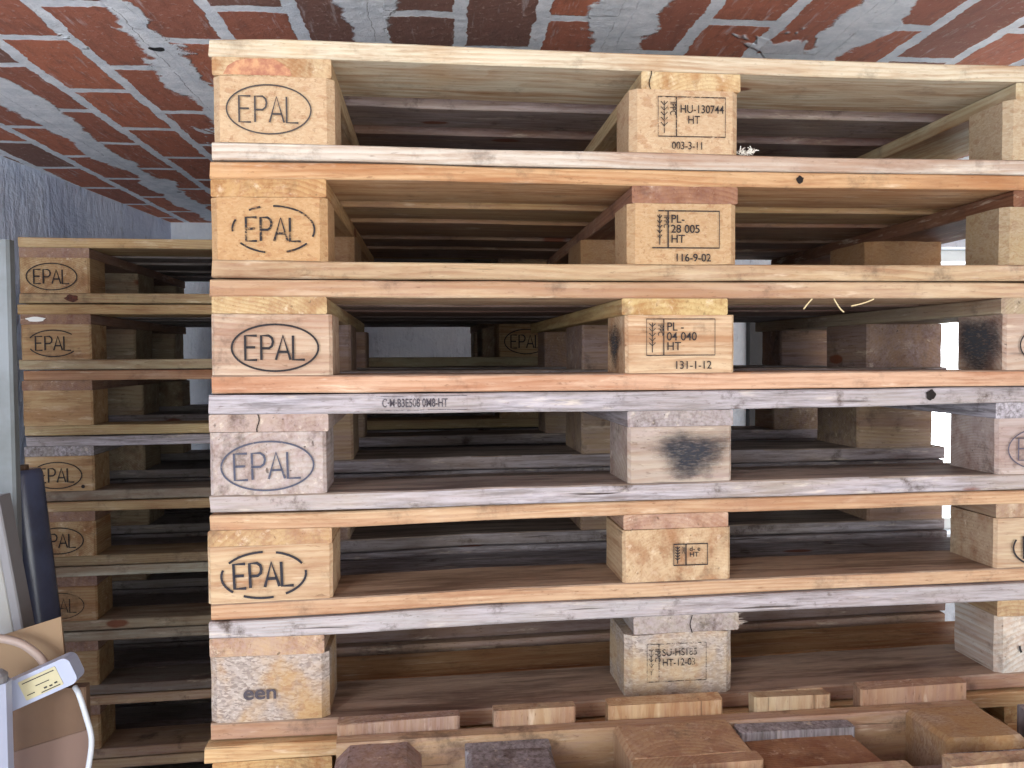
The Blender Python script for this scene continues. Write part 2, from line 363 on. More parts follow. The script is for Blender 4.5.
# ------------------------------------------------------------------ the pallet
def muted(c, k=1.0, s=.88, v=.68):
    g = .35*c[0]+.5*c[1]+.15*c[2]; return tuple((g+(q-g)*s)*k*v*h for q, h in zip(c, (.985, 1.015, .98)))
def interp(P, x):
    if x <= P[0][0]:
        return P[0][1]
    if x >= P[-1][0]: return P[-1][1]
    for (a, za), (b_, zb) in zip(P, P[1:]):
        if x <= b_: return za+(zb-za)*(x-a)/(b_-a)
YB = [(0, .145), (.186, .286), (.3275, .4725), (.514, .614), (.655, .8)]     # deck boards
def pallet(name, loc, rz, curves, spec, seed, detail=True, xr=None):
    """loc = front left bottom corner.  curves = four lists (mm): bottom, skid top, deck underside, deck top; or None."""
    R = random.Random(seed)
    root = empty(name, loc, rz)
    if curves:
        cv = [[(a/1000, z/1000-loc[2]) for a, z in c] for c in curves]
    else: cv = None
    lev = (0, .022, .122, .144)
    def warp(p):
        if not cv: return p
        zs = [interp(c, p.x) for c in cv]; z = p.z
        i = 0 if z < .022 else (1 if z < .122 else 2)
        t = (z-lev[i])/(lev[i+1]-lev[i]); p.z = zs[i]+(zs[i+1]-zs[i])*t
        return p
    x0 = spec.get('x0', 0.0); seg = 14 if detail else 4
    am = .0010 if detail else 0
    def jitter(c, d=.05):
        k = 1+R.uniform(-d, d); return muted(c, k)
    def col(key, i=0):
        v = spec.get(key) or spec['wood']
        if isinstance(v, list): v = v[min(i, len(v)-1)]
        return (*jitter(v[0]), v[1])
    ch = .0018
    # skids
    fd = spec.get('skid', .1)
    for i, (a, b_) in enumerate(((0, fd), (.3275, .4725), (.7, .8))):
        bm = bmesh.new(); d = R.uniform(-.004, .004) if i else 0
        prism(bm, rect(a+d, b_+d, 0.0003, .0219, ch), 'x', x0, x0+1.2, seg, warp, seed+i, am, 14, .002)
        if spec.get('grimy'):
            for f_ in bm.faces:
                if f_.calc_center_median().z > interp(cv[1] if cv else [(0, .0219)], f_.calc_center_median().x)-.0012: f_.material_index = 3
        if i == 0:
            for kx, kz, rx, r_z, hole in spec.get('skid_knots', ()): blob(bm, (kx, warp(Vector((kx, 0, kz))).z), rx, r_z, -am-.0003, 2 if hole else 1, seed=seed)
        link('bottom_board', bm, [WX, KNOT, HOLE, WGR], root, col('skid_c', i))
    # blocks: rows front to back, columns left to right
    bx = spec.get('blocks', [(0, .145), (.5275, .6725), (1.055, 1.2)])
    kinds = spec.get('chip', (0, 0, 0))
    for r_, (ya, yb, wmid) in enumerate(((0, spec.get('bd', .1), 0), (.3275, .4725, 0), (.7, .8, 0))):
        for c_ in range(3):
            xa, xb = bx[c_] if r_ == 0 else [(0, .145), (.5275, .6725), (1.055, 1.2)][c_]
            if r_: dx = R.uniform(-.006, .006)+x0+(spec.get('mid_dx', 0) if (r_ == 1 and c_ == 2) else 0); xa += dx; xb += dx
            za, zb_ = .022, .1
            cc = spec.get('bch', .004) if (kinds[c_] or r_ == 0) else .004
            if kinds[c_]: cc = max(cc, .009)
            bm = bmesh.new(); y0 = ya+(spec.get('by', 0) if r_ == 0 else R.uniform(-.003, .003))
            prism(bm, rect(xa, xb, y0+.0008, yb, cc, .03 if detail else 0), 'z', za+.0002, zb_-.0002, 5 if detail else 1, warp, seed+r_*3+c_, am*(.6 if (r_ == 0 and not spec.get('rough')) else 1.2), 30)
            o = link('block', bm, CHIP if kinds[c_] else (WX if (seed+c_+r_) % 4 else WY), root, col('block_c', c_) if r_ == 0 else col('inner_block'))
            if r_ == 0:
                o.name = 'block'
                for fn in spec.get('stamps', {}).get(c_, ()): fn(o, warp)
    # stringer boards, across
    sx = spec.get('stringers', [(0, .145), (.5275, .6725), (1.055, 1.2)])
    for i, (xa, xb) in enumerate(sx):
        bm = bmesh.new()
        prism(bm, rect(xa, xb, .1001, .1219, .0014), 'y', .0006 + R.uniform(0, .003), .8, seg//2, warp, seed+20+i, am*.7, 14)
        for fn in spec.get('string_fn', {}).get(i, ()): fn(bm, warp)
        link('stringer_board', bm, [WY, KNOT, HOLE], root, col('string_c', i))
    # deck boards
    for i, (a, b_) in enumerate(YB):
        bm = bmesh.new(); d = R.uniform(-.004, .004) if i else 0
        e = R.uniform(-.004, .004) if i else 0
        prism(bm, rect(a+d, b_+d, .1221, .1437, ch), 'x', x0+e, x0+1.2+e, seg, warp, seed+40+i, am, 14, .002)
        if i == 0:
            for kx, kz, rx, r_z, hole in spec.get('deck_knots', ()): blob(bm, (kx, warp(Vector((kx, 0, kz))).z), rx, r_z, -am-.0003, 2 if hole else 1, seed=seed)
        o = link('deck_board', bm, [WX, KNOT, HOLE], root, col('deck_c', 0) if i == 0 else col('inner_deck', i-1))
        if i == 0:
            for fn in spec.get('deck_fn', ()): fn(o, warp)
    return root

def stain_mat(name):
    m, nt, b = newmat(name); n = N(nt)
    out = [x for x in nt.nodes if x.type == 'OUTPUT_MATERIAL'][0]
    at = nt.nodes.new('ShaderNodeAttribute'); at.attribute_name = 'rim'
    v = n.coord(); info = n.objinfo()
    f = n.math('ADD', n.math('MULTIPLY', n.noise(v, 42, 5, .7), .75), n.math('MULTIPLY', n.noise(n.vmath('MULTIPLY', v, (1, 1, 6)), 70, 3, .7), .35))
    a = n.math('MULTIPLY', n.ramp(n.math('SUBTRACT', n.math('ADD', f, info['Alpha']), at.outputs['Fac']), -.05, .8, 0, .95), n.ramp(n.noise(n.vmath('MULTIPLY', v, (1, 1, 5)), 90, 4, .75), .32, .55, .35, 1))
    t = nt.nodes.new('ShaderNodeBsdfTransparent'); mx = nt.nodes.new('ShaderNodeMixShader')
    nt.links.new(a, mx.inputs[0]); nt.links.new(t.outputs[0], mx.inputs[1]); nt.links.new(b.outputs[0], mx.inputs[2])
    nt.links.new(mx.outputs[0], out.inputs[0]); nt.links.new(info['Color'], b.inputs['Base Color']); b.inputs['Roughness'].default_value = .9
    return m
STAIN = stain_mat('soaked_in_stain')
def S_stain(u, v, w, h, st, face='front', xs=0, col=rgb(40, 42, 50), ys=.05):
    """A dark smudge on the front (or on the left side) of a block, fading out at its rim."""
    def f(o, warp):
        bm = bmesh.new(); lay = bm.verts.layers.float.new('rim'); rings = []
        for q in (0.02, .3, .6, 1.0):
            ring = []
            for i in range(26):
                a = 2*math.pi*i/26; k = q*(1+.16*math.sin(3*a+u)+.1*math.sin(5*a+v))
                a0, b0 = w/2*k*math.cos(a)/1000, h/2*k*math.sin(a)/1000
                p = Vector((u/1000+a0, 0, v/1000+b0)) if face == 'front' else Vector((xs/1000, ys+a0, v/1000+b0))
                z = warp(Vector((p.x, 0, min(.0992, max(.0226, p.z))))).z
                vv = bm.verts.new((p.x, -.0012, z) if face == 'front' else (p.x-.0012, min(.097, max(.004, p.y)), z)); vv[lay] = q; ring.append(vv)
            rings.append(ring)
        bm.faces.new(rings[0])
        for A_, B_ in zip(rings, rings[1:]):
            for i in range(26): bm.faces.new((A_[i], A_[(i+1) % 26], B_[(i+1) % 26], B_[i]))
        link('stain', bm, STAIN, o, (*col, st))
    return f

def S_oval(u, v, w, h, lw, wear, **k):
    """u, v: centre in mm along the block face (pallet local x, nominal height)."""
    def f(o, warp):
        z = warp(Vector((u/1000, 0, v/1000))).z
        oval_stamp(o, u/1000, z, w/1000, h/1000, -.0019, lw/1000, wear, **k)
    return f
def S_plate(u0, v0, w, h, lines, sub, wear, **k):
    def f(o, warp):
        z = warp(Vector((u0/1000, 0, v0/1000))).z
        plate_stamp(o, u0/1000, z, w/1000, h/1000, lines, sub, -.0019, wear, **k)
    return f
def S_text(s, u, v, size, wear, sx=.9, bold=.0006, border=None, y=-.0011):
    def f(o, warp):
        z = warp(Vector((u/1000, 0, v/1000))).z; bm = bmesh.new()
        text_into(bm, s, u/1000, z, size/1000, y, sx, 0, bold)
        if border:
            a, b_, c_, d_ = [q/1000 for q in border]
            stroke(bm, [(a, z+c_*1000), (b_, z+c_*1000), (b_, z+d_*1000), (a, z+d_*1000)], .0007, y)
        link('stamp', bm, INK, o, (*rgb(70, 64, 70), wear))
    return f

# tints
cream = rgb(240, 222, 192); pale = rgb(232, 208, 172); tan = rgb(220, 182, 134); honey = rgb(224, 172, 116)
pink = rgb(228, 178, 140); greyw = rgb(206, 190, 176); brown = rgb(140, 104, 80); dark = rgb(104, 82, 70); white = rgb(236, 226, 214)

MX = 0.0
main = [
 dict(y=.017, rz=-.012, x0=.006,
  c=([(5, 1875.6), (169, 1876.4), (338, 1874.3), (600, 1872.9), (833, 1872.5), (1076, 1873.3)],
     [(5, 1897.3), (169, 1896), (338, 1894.5), (600, 1894.2), (833, 1892), (1076, 1893.6)],
     [(7, 2001.5), (170, 2002.1), (339, 2000.8), (600, 1998.8), (832, 1998), (1074, 1998.7)],
     [(7, 2022.4), (60, 2025.4), (171, 2025), (339, 2023.0), (600, 2021.2), (832, 2020.0), (1074, 2020.8)]),
  blocks=[(.008, .156), (.534, .680), (1.057, 1.202)], stringers=[(.009, .153), (.549, .682), (1.070, 1.206)], bd=.088,
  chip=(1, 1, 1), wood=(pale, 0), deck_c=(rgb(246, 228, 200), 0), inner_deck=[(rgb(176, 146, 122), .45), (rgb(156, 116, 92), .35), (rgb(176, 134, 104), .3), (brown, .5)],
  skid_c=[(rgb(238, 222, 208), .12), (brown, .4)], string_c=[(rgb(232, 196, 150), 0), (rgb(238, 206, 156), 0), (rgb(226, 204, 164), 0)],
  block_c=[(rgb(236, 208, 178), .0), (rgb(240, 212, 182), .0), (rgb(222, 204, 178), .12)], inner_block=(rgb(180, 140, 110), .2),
  label='pale new wooden pallet topmost on the main stack, block marked HU-130744'),
 dict(y=.019, rz=-.016, x0=.004, mid_dx=-.022,
  c=([(1, 1730.0), (167, 1728.9), (337, 1728.4), (600, 1727.4), (833, 1728.3), (1076, 1729)],
     [(2, 1752.8), (167, 1751.1), (337, 1749.9), (600, 1749.3), (833, 1750), (1076, 1750.7)],
     [(4, 1852.0), (168, 1854.3), (338, 1853.6), (600, 1850.9), (832, 1852.0), (1075, 1852.5)],
     [(4, 1873.4), (169, 1875.0), (338, 1872.8), (600, 1872.2), (832, 1871.6), (1074, 1872.4)]),
  blocks=[(.002, .145), (.531, .678), (1.052, 1.198)], stringers=[(.004, .145), (.536, .678), (1.067, 1.204)], bd=.088,
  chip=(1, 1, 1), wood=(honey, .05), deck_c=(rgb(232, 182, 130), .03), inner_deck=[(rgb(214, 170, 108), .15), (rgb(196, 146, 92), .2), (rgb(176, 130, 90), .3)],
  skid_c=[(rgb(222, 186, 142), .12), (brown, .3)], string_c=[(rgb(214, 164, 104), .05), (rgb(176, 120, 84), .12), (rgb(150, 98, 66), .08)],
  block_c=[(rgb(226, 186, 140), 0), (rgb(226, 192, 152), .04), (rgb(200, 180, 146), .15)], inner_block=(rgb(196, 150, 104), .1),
  deck_knots=[(.762, .133, .005, .005, 1)],
  label='honey coloured wooden pallet second from top of main stack, block marked 116-9-02'),
 dict(y=-.008, rz=.012, x0=.008, grimy=1, mid_dx=-.014,
  c=([(6, 1587.5), (167, 1586.4), (335, 1585.7), (596, 1585.0), (832, 1585.0), (1082, 1585.1)],
     [(6, 1609.4), (167, 1608.5), (335, 1607.8), (596, 1607), (832, 1607.6), (1081, 1606.4)],
     [(8, 1705.4), (168, 1704.9), (336, 1704.3), (596, 1704.2), (831, 1704.8), (1080, 1706.2)],
     [(8, 1726.2), (169, 1725.8), (336, 1725.4), (596, 1725.2), (831, 1726.6), (1079, 1727.2)]),
  blocks=[(.008, .152), (.524, .671), (1.058, 1.203)], stringers=[(.009, .146), (.519, .661), (1.053, 1.198)],
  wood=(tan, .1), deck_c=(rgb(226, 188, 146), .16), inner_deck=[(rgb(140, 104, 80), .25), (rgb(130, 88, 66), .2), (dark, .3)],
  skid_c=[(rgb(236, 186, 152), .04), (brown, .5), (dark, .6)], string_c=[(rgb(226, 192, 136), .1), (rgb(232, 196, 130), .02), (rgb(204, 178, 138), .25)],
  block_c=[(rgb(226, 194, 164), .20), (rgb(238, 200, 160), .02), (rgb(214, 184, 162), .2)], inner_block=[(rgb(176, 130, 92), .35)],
  label='tan wooden pallet third from top of main stack, block marked 131-1-12'),
 dict(y=-.010, rz=.015, x0=.004, grimy=1, mid_dx=-.026,
  c=([(3, 1441.9), (165, 1440.4), (334, 1441.2), (598, 1441.2), (836, 1441.4), (1090, 1440.6)],
     [(4, 1462.7), (165, 1462.2), (334, 1463.6), (598, 1463.7), (836, 1464.8), (1089, 1462.6)],
     [(6, 1562.0), (167, 1560.4), (335, 1559.2), (597, 1558.0), (835, 1559.2), (1088, 1562.4)],
     [(6, 1585.4), (167, 1584.8), (335, 1584.4), (597, 1583.4), (835, 1583.8), (1087, 1583.8)]),
  blocks=[(.004, .143), (.527, .668), (1.049, 1.194)], stringers=[(.004, .146), (.526, .669), (1.048, 1.193)],
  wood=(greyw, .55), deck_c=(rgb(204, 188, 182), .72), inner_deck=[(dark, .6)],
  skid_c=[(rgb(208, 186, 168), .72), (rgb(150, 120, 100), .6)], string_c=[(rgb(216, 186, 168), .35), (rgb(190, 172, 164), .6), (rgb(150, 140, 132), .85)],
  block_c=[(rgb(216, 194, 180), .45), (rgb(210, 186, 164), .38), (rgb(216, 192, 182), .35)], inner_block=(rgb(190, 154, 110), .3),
  deck_knots=[(.949, .135, .007, .007, 1)],
  label='weathered grey wooden pallet fourth from top of main stack, above sloping gap'),
 dict(y=.008, rz=-.002, x0=-.002, grimy=1, skid=.108,
  c=([(-4, 1302.9), (162, 1305.0), (333, 1310.6), (599, 1310.4), (837, 1312.6), (1087, 1312.8)],
     [(-3, 1323.6), (162, 1326.3), (333, 1331.1), (599, 1331.2), (837, 1332), (1086, 1332)],
     [(-2, 1415.5), (163, 1415.8), (334, 1418.9), (599, 1421.0), (836, 1420.8), (1085, 1421.4)],
     [(-1, 1435.8), (164, 1436.4), (334, 1438.4), (599, 1439.4), (836, 1440.2), (1085, 1439.8)]),
  blocks=[(-.006, .147), (.522, .669), (1.049, 1.194)], stringers=[(-.005, .147), (.523, .666), (1.051, 1.196)],
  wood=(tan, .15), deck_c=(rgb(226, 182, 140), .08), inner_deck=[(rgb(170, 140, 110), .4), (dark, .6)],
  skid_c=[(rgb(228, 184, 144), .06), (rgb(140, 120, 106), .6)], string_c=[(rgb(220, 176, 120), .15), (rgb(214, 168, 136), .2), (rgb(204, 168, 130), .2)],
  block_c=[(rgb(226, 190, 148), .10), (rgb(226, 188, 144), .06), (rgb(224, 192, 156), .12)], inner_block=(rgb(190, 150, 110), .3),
  label='tan wooden pallet with bold black oval mark, fifth from top of main stack'),
 dict(y=.004, rz=-.006, x0=-.004, grimy=1, skid=.118,
  c=([(-5, 1153.4), (160, 1152.6), (332, 1154.0), (597, 1158.2), (834, 1162.2), (1082, 1165.6)],
     [(-5, 1175.0), (160, 1174.5), (332, 1175.6), (597, 1180.0), (834, 1183.8), (1082, 1187.6)],
     [(-3, 1281.5), (162, 1280.6), (333, 1284.8), (597, 1287.0), (833, 1288.6), (1080, 1288.4)],
     [(-3, 1302.6), (162, 1304.4), (333, 1310.0), (597, 1309.8), (833, 1312.0), (1080, 1312.2)]),
  blocks=[(-.005, .141), (.524, .670), (1.049, 1.194)], stringers=[(-.004, .136), (.535, .678), (1.048, 1.193)],
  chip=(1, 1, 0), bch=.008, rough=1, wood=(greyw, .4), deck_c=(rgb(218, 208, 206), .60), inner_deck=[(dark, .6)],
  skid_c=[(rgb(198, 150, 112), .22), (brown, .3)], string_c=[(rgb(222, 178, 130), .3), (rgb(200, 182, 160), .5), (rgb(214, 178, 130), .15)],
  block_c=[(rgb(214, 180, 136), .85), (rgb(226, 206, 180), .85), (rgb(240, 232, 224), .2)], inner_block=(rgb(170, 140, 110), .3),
  label='grey-edged wooden pallet with rough chipboard blocks, sixth from top of main stack'),
 dict(y=-.010, rz=0, x0=-.008,
  c=([(-2, 1009), (333, 1009), (1080, 1018)], [(-2, 1031), (333, 1031), (1080, 1040)],
     [(-2, 1131.2), (161, 1131.4), (331, 1132.6), (594, 1136.7), (829, 1140.3), (1077, 1143.9)],
     [(-2, 1152.0), (161, 1151.2), (331, 1152.5), (594, 1156.7), (829, 1160.8), (1076, 1164.2)]),
  wood=(tan, .1), deck_c=(rgb(232, 192, 138), .04), string_c=(rgb(222, 178, 116), .05), block_c=(rgb(226, 180, 120), 0), inner_block=(rgb(190, 150, 110), .3),
  inner_deck=[(rgb(224, 168, 112), .05), (rgb(190, 150, 116), .3)],
  label='yellowish wooden pallet seventh from top of main stack, just behind the upright pallets'),
]
M_ = main
M_[0]['stamps'] = {0: [S_oval(77, 61, 102, 60, 1.7, .25, col=rgb(70, 64, 62))],
                   1: [S_plate(570, 42, 90, 51, [('HU-130744', .001), ('   HT', .001)], '003-3-11', .50, size=.0148, slim=.84, subpos=(.20, -.0165), div=.27, top=.38)]}
M_[1]['stamps'] = {0: [S_oval(80, 60, 100, 58, 2.3, .50, gaps=((192, 215), (262, 285), (328, 336), (96, 102), (130, 150)), ts=.95)],
                   1: [S_plate(566, 43, 86, 48, [('PL-', 0), ('28 005', 0), ('HT', 0)], '116-9-02', .36, size=.0150, slim=.95, subpos=(.30, -.0175), closed=False, bold=.00012, div=.2, lw=.0017)]}
M_[2]['stamps'] = {0: [S_oval(84, 57, 103, 57, 2.3, .10, ts=.98)],
                   1: [S_plate(551, 46, 92, 47, [('PL -', 0), ('04 040', 0), ('HT', 0)], '131-1-12', .14, size=.0155, slim=.95, subpos=(.40, -.0178))],
                   2: [S_oval(1131, 57, 103, 57, 1.8, .15, ts=1.0)]}
M_[3]['stamps'] = {0: [S_oval(73, 58, 110, 60, 2.1, .36, col=rgb(72, 74, 88), ts=1.02, tilt=.02)],
                   2: [S_oval(1117, 57, 104, 58, 1.4, .32, col=rgb(80, 76, 90))]}
M_[3]['stamps'][1] = [S_stain(610, 62, 124, 96, .42)]
M_[2]['stamps'][1].append(S_stain(0, 62, 90, 90, .35, 'side', 524, ys=.055, col=rgb(60, 56, 56)))
M_[2]['stamps'][2].append(S_stain(0, 60, 120, 100, .55, 'side', 1058, col=rgb(60, 60, 64)))
M_[3]['deck_fn'] = [S_text('C·M·B3E508 0M8-HT', 212, 129, 15, .62, .62, .0002, border=(205, 318, -.004, .0135))]
M_[4]['stamps'] = {0: [S_oval(63, 60, 103, 58, 2.8, .06, gaps=((76, 84), (226, 236), (286, 296), (12, 20), (150, 158)), col=rgb(40, 38, 44), tilt=.03, ts=1.0)],
                   1: [S_plate(590, 46, 46, 28, [(' d- e', 0), (' HT', 0)], None, .12, size=.0088, div=.36, slim=1.1, lw=.0016)],
                   2: [S_oval(1126, 55, 103, 57, 2.4, .35, gaps=((80, 150),), tilt=.03)]}
M_[5]['stamps'] = {0: [S_text('een', 36, 50, 25, .22, 1.15, .0004, y=-.0032)],
                   1: [S_plate(552, 42, 80, 50, [('SU-HS185', .001), ('HT-12-03', .001)], None, .66, size=.0135, slim=.85, div=.2, lw=.0012)],
                   2: [S_oval(1131, 60, 103, 62, 3.0, .30, gaps=((96, 175), (200, 215)))]}
def heartwood(bm, warp):
    z0 = warp(Vector((.08, 0, .1))).z; z1 = warp(Vector((.08, 0, .122))).z
    pts = [(.022, 0), (.105, 0), (.103, .35), (.094, .68), (.083, .97), (.05, .93), (.038, .8), (.028, .5)]
    k = [bm.verts.new((x, -.0005, z0+.0012+(z1-z0-.002)*t)) for x, t in pts]
    f = bm.faces.new(k); f.material_index = 3
def crack(x, seed=0):
    def fn(bm, warp):
        z0 = warp(Vector((x, 0, .1))).z; z1 = warp(Vector((x, 0, .122))).z
        pts = [(x+.0016*math.sin(i*.9+seed), z1+(z0-z1)*i/6) for i in range(7)]
        L = [bm.verts.new((p[0]-.0007, -.0006, p[1])) for p in pts]; R_ = [bm.verts.new((p[0]+.0007, -.0006, p[1])) for p in pts]
        for i in range(6):
            f = bm.faces.new((L[i], L[i+1], R_[i+1], R_[i])); f.material_index = 2
    return fn
def splinters(bm, warp):
    for k in range(9):
        z = warp(Vector((.66, 0, .102+.002*k))).z; x = .672; l = .010+.012*abs(math.sin(k*2.7))
        a = [bm.verts.new((x, y, z+dz)) for y, dz in ((.002, -.0011), (.012, -.0011), (.012, .0011), (.002, .0011))]
        t = bm.verts.new((x+l, .006, z+.003*math.sin(k)))
        for i in range(4): bm.faces.new((a[i], a[(i+1) % 4], t))
        bm.faces.new(a)
M_[0]['string_fn'] = {0: [heartwood], 1: [crack(.560, 1)]}
M_[0]['string_knots'] = 1
M_[3]['string_fn'] = {0: [crack(.062)]}
M_[5]['string_fn'] = {1: [splinters, crack(.612, 2)]}
HEART = flat('reddish_heartwood', rgb(158, 102, 80), .85, rgb(206, 158, 116), 60, .9, .4)

for i, sp in enumerate(main):
    sp['wood'] = sp.get('wood')
    z0 = min(z for _, z in sp['c'][0])/1000
    r = pallet('pallet', (MX, sp['y'], z0), sp['rz'], sp['c'], sp, 11+i*7)
    tag(r, sp['label'], 'pallet', 'pallets in the main stack')
    for ch_ in r.children:
        if ch_.name.startswith('stringer'): ch_.data.materials.append(HEART)
low_names = ['eighth', 'ninth', 'tenth', 'eleventh', 'twelfth', 'thirteenth', 'fourteenth']
for i in range(7):
    zb = .1440*(6-i); t = .001*max(0, 9-1.5*(i+0))
    c = [[(0, (zb+d)*1000+.0), (1200, (zb+d)*1000)] for d in (.0005, .022, .122, .1438)]
    r = pallet('pallet', (MX+rnd.uniform(-.006, .006), rnd.uniform(-.006, .006), zb), 0, c, dict(wood=(tan, .25), inner_deck=(brown, .4), inner_block=(rgb(180, 140, 100), .3)), 200+i*5, False)
    tag(r, 'wooden pallet low in the main stack, %s from its top' % low_names[i], 'pallet', 'pallets in the main stack')

# ------------------------------------------------------------------ the stack behind on the left
SCUFF = flat('white_scuff', rgb(226, 226, 222), .8)
def scuff(bm, warp):
    z = warp(Vector((.03, 0, .111))).z
    k = [bm.verts.new((.032+.019*math.cos(a/9*math.pi)*(1+.2*math.sin(a*1.7)), -.0008, z+.0055*math.sin(a/9*math.pi))) for a in range(18)]
    f = bm.faces.new(k); f.material_index = 3
def dot_mark(o, warp):
    bm = bmesh.new(); z = warp(Vector((.122, 0, .032))).z
    bm.faces.new([bm.verts.new((.122+.004*math.cos(a), -.0016, z+.004*math.sin(a))) for a in [k*math.pi/7 for k in range(14)]])
    link('stamp', bm, INK, o, (*rgb(38, 34, 36), .02))
LEFT = dict(X=-.611, Y=.853, rz=.025)
ln = ['topmost', 'second from top', 'third from top', 'fourth from top', 'fifth from top', 'sixth from top', 'seventh from top', 'eighth from top', 'ninth from top', 'tenth from top', 'eleventh from top', 'twelfth from top', 'bottom']
ld = ['with a crisp oval mark under a pale deck', 'with white scuff at corner', 'with plain unmarked end block', 'with grey upper board', 'partly hidden by the dark roll', 'with pale deck edge', 'in the shade beside the cardboard box', 'in deep shade', 'in deep shade', 'out of sight low down', 'out of sight low down', 'out of sight low down', 'standing on the floor']
ldeck = [rgb(214, 180, 128), rgb(210, 172, 116), rgb(204, 156, 116), rgb(150, 138, 130), rgb(206, 174, 124), rgb(206, 202, 182), rgb(190, 180, 160)]
lskid = [rgb(204, 174, 122), rgb(196, 180, 142), rgb(204, 178, 124), rgb(170, 156, 138), rgb(180, 156, 116), rgb(190, 170, 140), rgb(150, 140, 130)]
for i in range(13):
    zt = 1.898-.1462*i; zb = zt-.1442
    t = [0, .001, -.001, -.002, -.003, -.004][i] if i < 6 else 0
    dc = (ldeck[i], .1 if i != 3 else .8) if i < 7 else (tan, .3)
    sc_ = (lskid[i], .15) if i < 7 else (tan, .3)
    st = {}
    if i in (0, 1, 3, 4):
        wear = (.12, .06, .22, .2)[(0, 1, 3, 4).index(i)]
        gp = ((), ((160, 200), (0, 40), (330, 360)), ((150, 180),), ())[(0, 1, 3, 4).index(i)]
        st[0] = [S_oval(68, 58, 104, 58, 2.3, wear, gaps=gp)]
        if i == 3: st[0].append(dot_mark)
        st[2] = [S_oval(1120, 58, 104, 58, 2.3, .2, gaps=((340, 360), (0, 30)))]
    if i == 5: st[0] = [S_oval(66, 58, 104, 58, 1.6, .55)]
    z0 = zb
    c = [[(0, (zb+d)*1000), (1200, (zb+d+1.2*t)*1000)] for d in (0, .022, .122, .144)]
    if t < 0: c = [[(0, (zb+d-1.2*t*.25)*1000), (1200, (zb+d-1.2*t*.25+1.2*t*.4)*1000)] for d in (0, .022, .122, .144)]
    else: c = [[(0, (zb+d)*1000), (1200, (zb+d)*1000)] for d in (0, .022, .122, .144)]
    zmin = min(a[1] for a in c[0])/1000
    r = pallet('pallet', (LEFT['X'], LEFT['Y'], zmin), LEFT['rz'], c,
        dict(wood=(rgb(196, 166, 124), .2), deck_c=dc, skid_c=[sc_, (rgb(170, 160, 150), .5)], inner_deck=(rgb(150, 138, 126), .5), block_c=(rgb(206, 170, 122), .06), inner_block=(rgb(190, 168, 132), .15),
             string_c=[(rgb(176, 130, 96), .25), (tan, .3)] if i != 3 else (rgb(150, 140, 126), .7), stamps=st,
             string_fn={0: [scuff]} if i == 1 else {},
            x0=[.0, -.004, .004, .006, .012, .0, .004][i] if i < 7 else 0,
             skid_knots=[(.108, .011, .014, .008, 0)] if i == 0 else ()), 400+i*9, i < 9)
    if i == 1:
        for ch_ in r.children:
            if ch_.name.startswith('stringer'): ch_.data.materials.append(SCUFF)
    tag(r, ('wooden pallet %s in rear left stack, %s' % (ln[i], ld[i])), 'pallet', 'pallets in the stack behind at left')

# ------------------------------------------------------------------ two pallets standing on end in front, nested into each other
def upright(spec, M, seed, label):
    r = pallet('pallet', (0, 0, 0), 0, None, spec, seed)
    r.matrix_world = M
    tag(r, label, 'pallet', 'pallets standing on end')
    return r
e1 = [(1.010, 1.155), (.5275, .6725), (0, .145)]
# blocks of a standing pallet: local x is world height, local y runs along the stack
def upright_pallet(loc, flip, topstr, tops, cols, seed, label):
    R = random.Random(seed); root = empty('pallet')
    if not flip: M = Matrix(((0, 1, 0, loc[0]), (0, 0, 1, loc[1]), (1, 0, 0, loc[2]), (0, 0, 0, 1)))
    else: M = Matrix(((0, -1, 0, loc[0]), (0, 0, -1, loc[1]), (1, 0, 0, loc[2]), (0, 0, 0, 1)))
    root.matrix_world = M
    def c(k, i=0):
        v = cols[k][min(i, len(cols[k])-1)]; return (*muted(v[0]), v[1])
    rows = ((0, .1), (.3275, .4725), (.7, .8))
    for i, (a, b_) in enumerate(rows):
        bm = bmesh.new(); prism(bm, rect(a, b_, .0, .0219, .002), 'x', .0, tops['skid'][i], 14, None, seed+i, .0008, 14, .003)
        link('bottom_board', bm, WX, root, c('skid', i))
    for ci in range(3):
        for ri, (a, b_) in enumerate(rows):
            xb = (tops['block'][ri] if ci == 2 else (.6725 if ci == 1 else .145)); xa = xb-.145
            bm = bmesh.new(); prism(bm, rect(xa, xb, a+.001, b_-.001, .005 if not (ci == 2 and ri in tops.get('cham', ())) else .016, .03), 'z', .0222, .0998, 6, None, seed+ci*3+ri, .0014, 26)
            link('block', bm, tops['mat'][ri], root, c('block', ri))
    for ci in range(3):
        xb = topstr if ci == 2 else (.6725 if ci == 1 else .145)
        bm = bmesh.new(); prism(bm, rect(xb-.145, xb, .1001, .1219, .002), 'y', .0, .8, 10, None, seed+30+ci, .0008, 14, .002)
        link('stringer_board', bm, WY, root, c('string'))
    for i, (a, b_) in enumerate(YB):
        bm = bmesh.new(); prism(bm, rect(a, b_, .1221, .1438, .0025), 'x', .0, tops['deck'][i], 16, None, seed+50+i, .0009, 14, .004)
        link('deck_board', bm, WX, root, c('deck', i))
    tag(root, label, 'pallet', 'upright pallets in front of the stack')
    return root
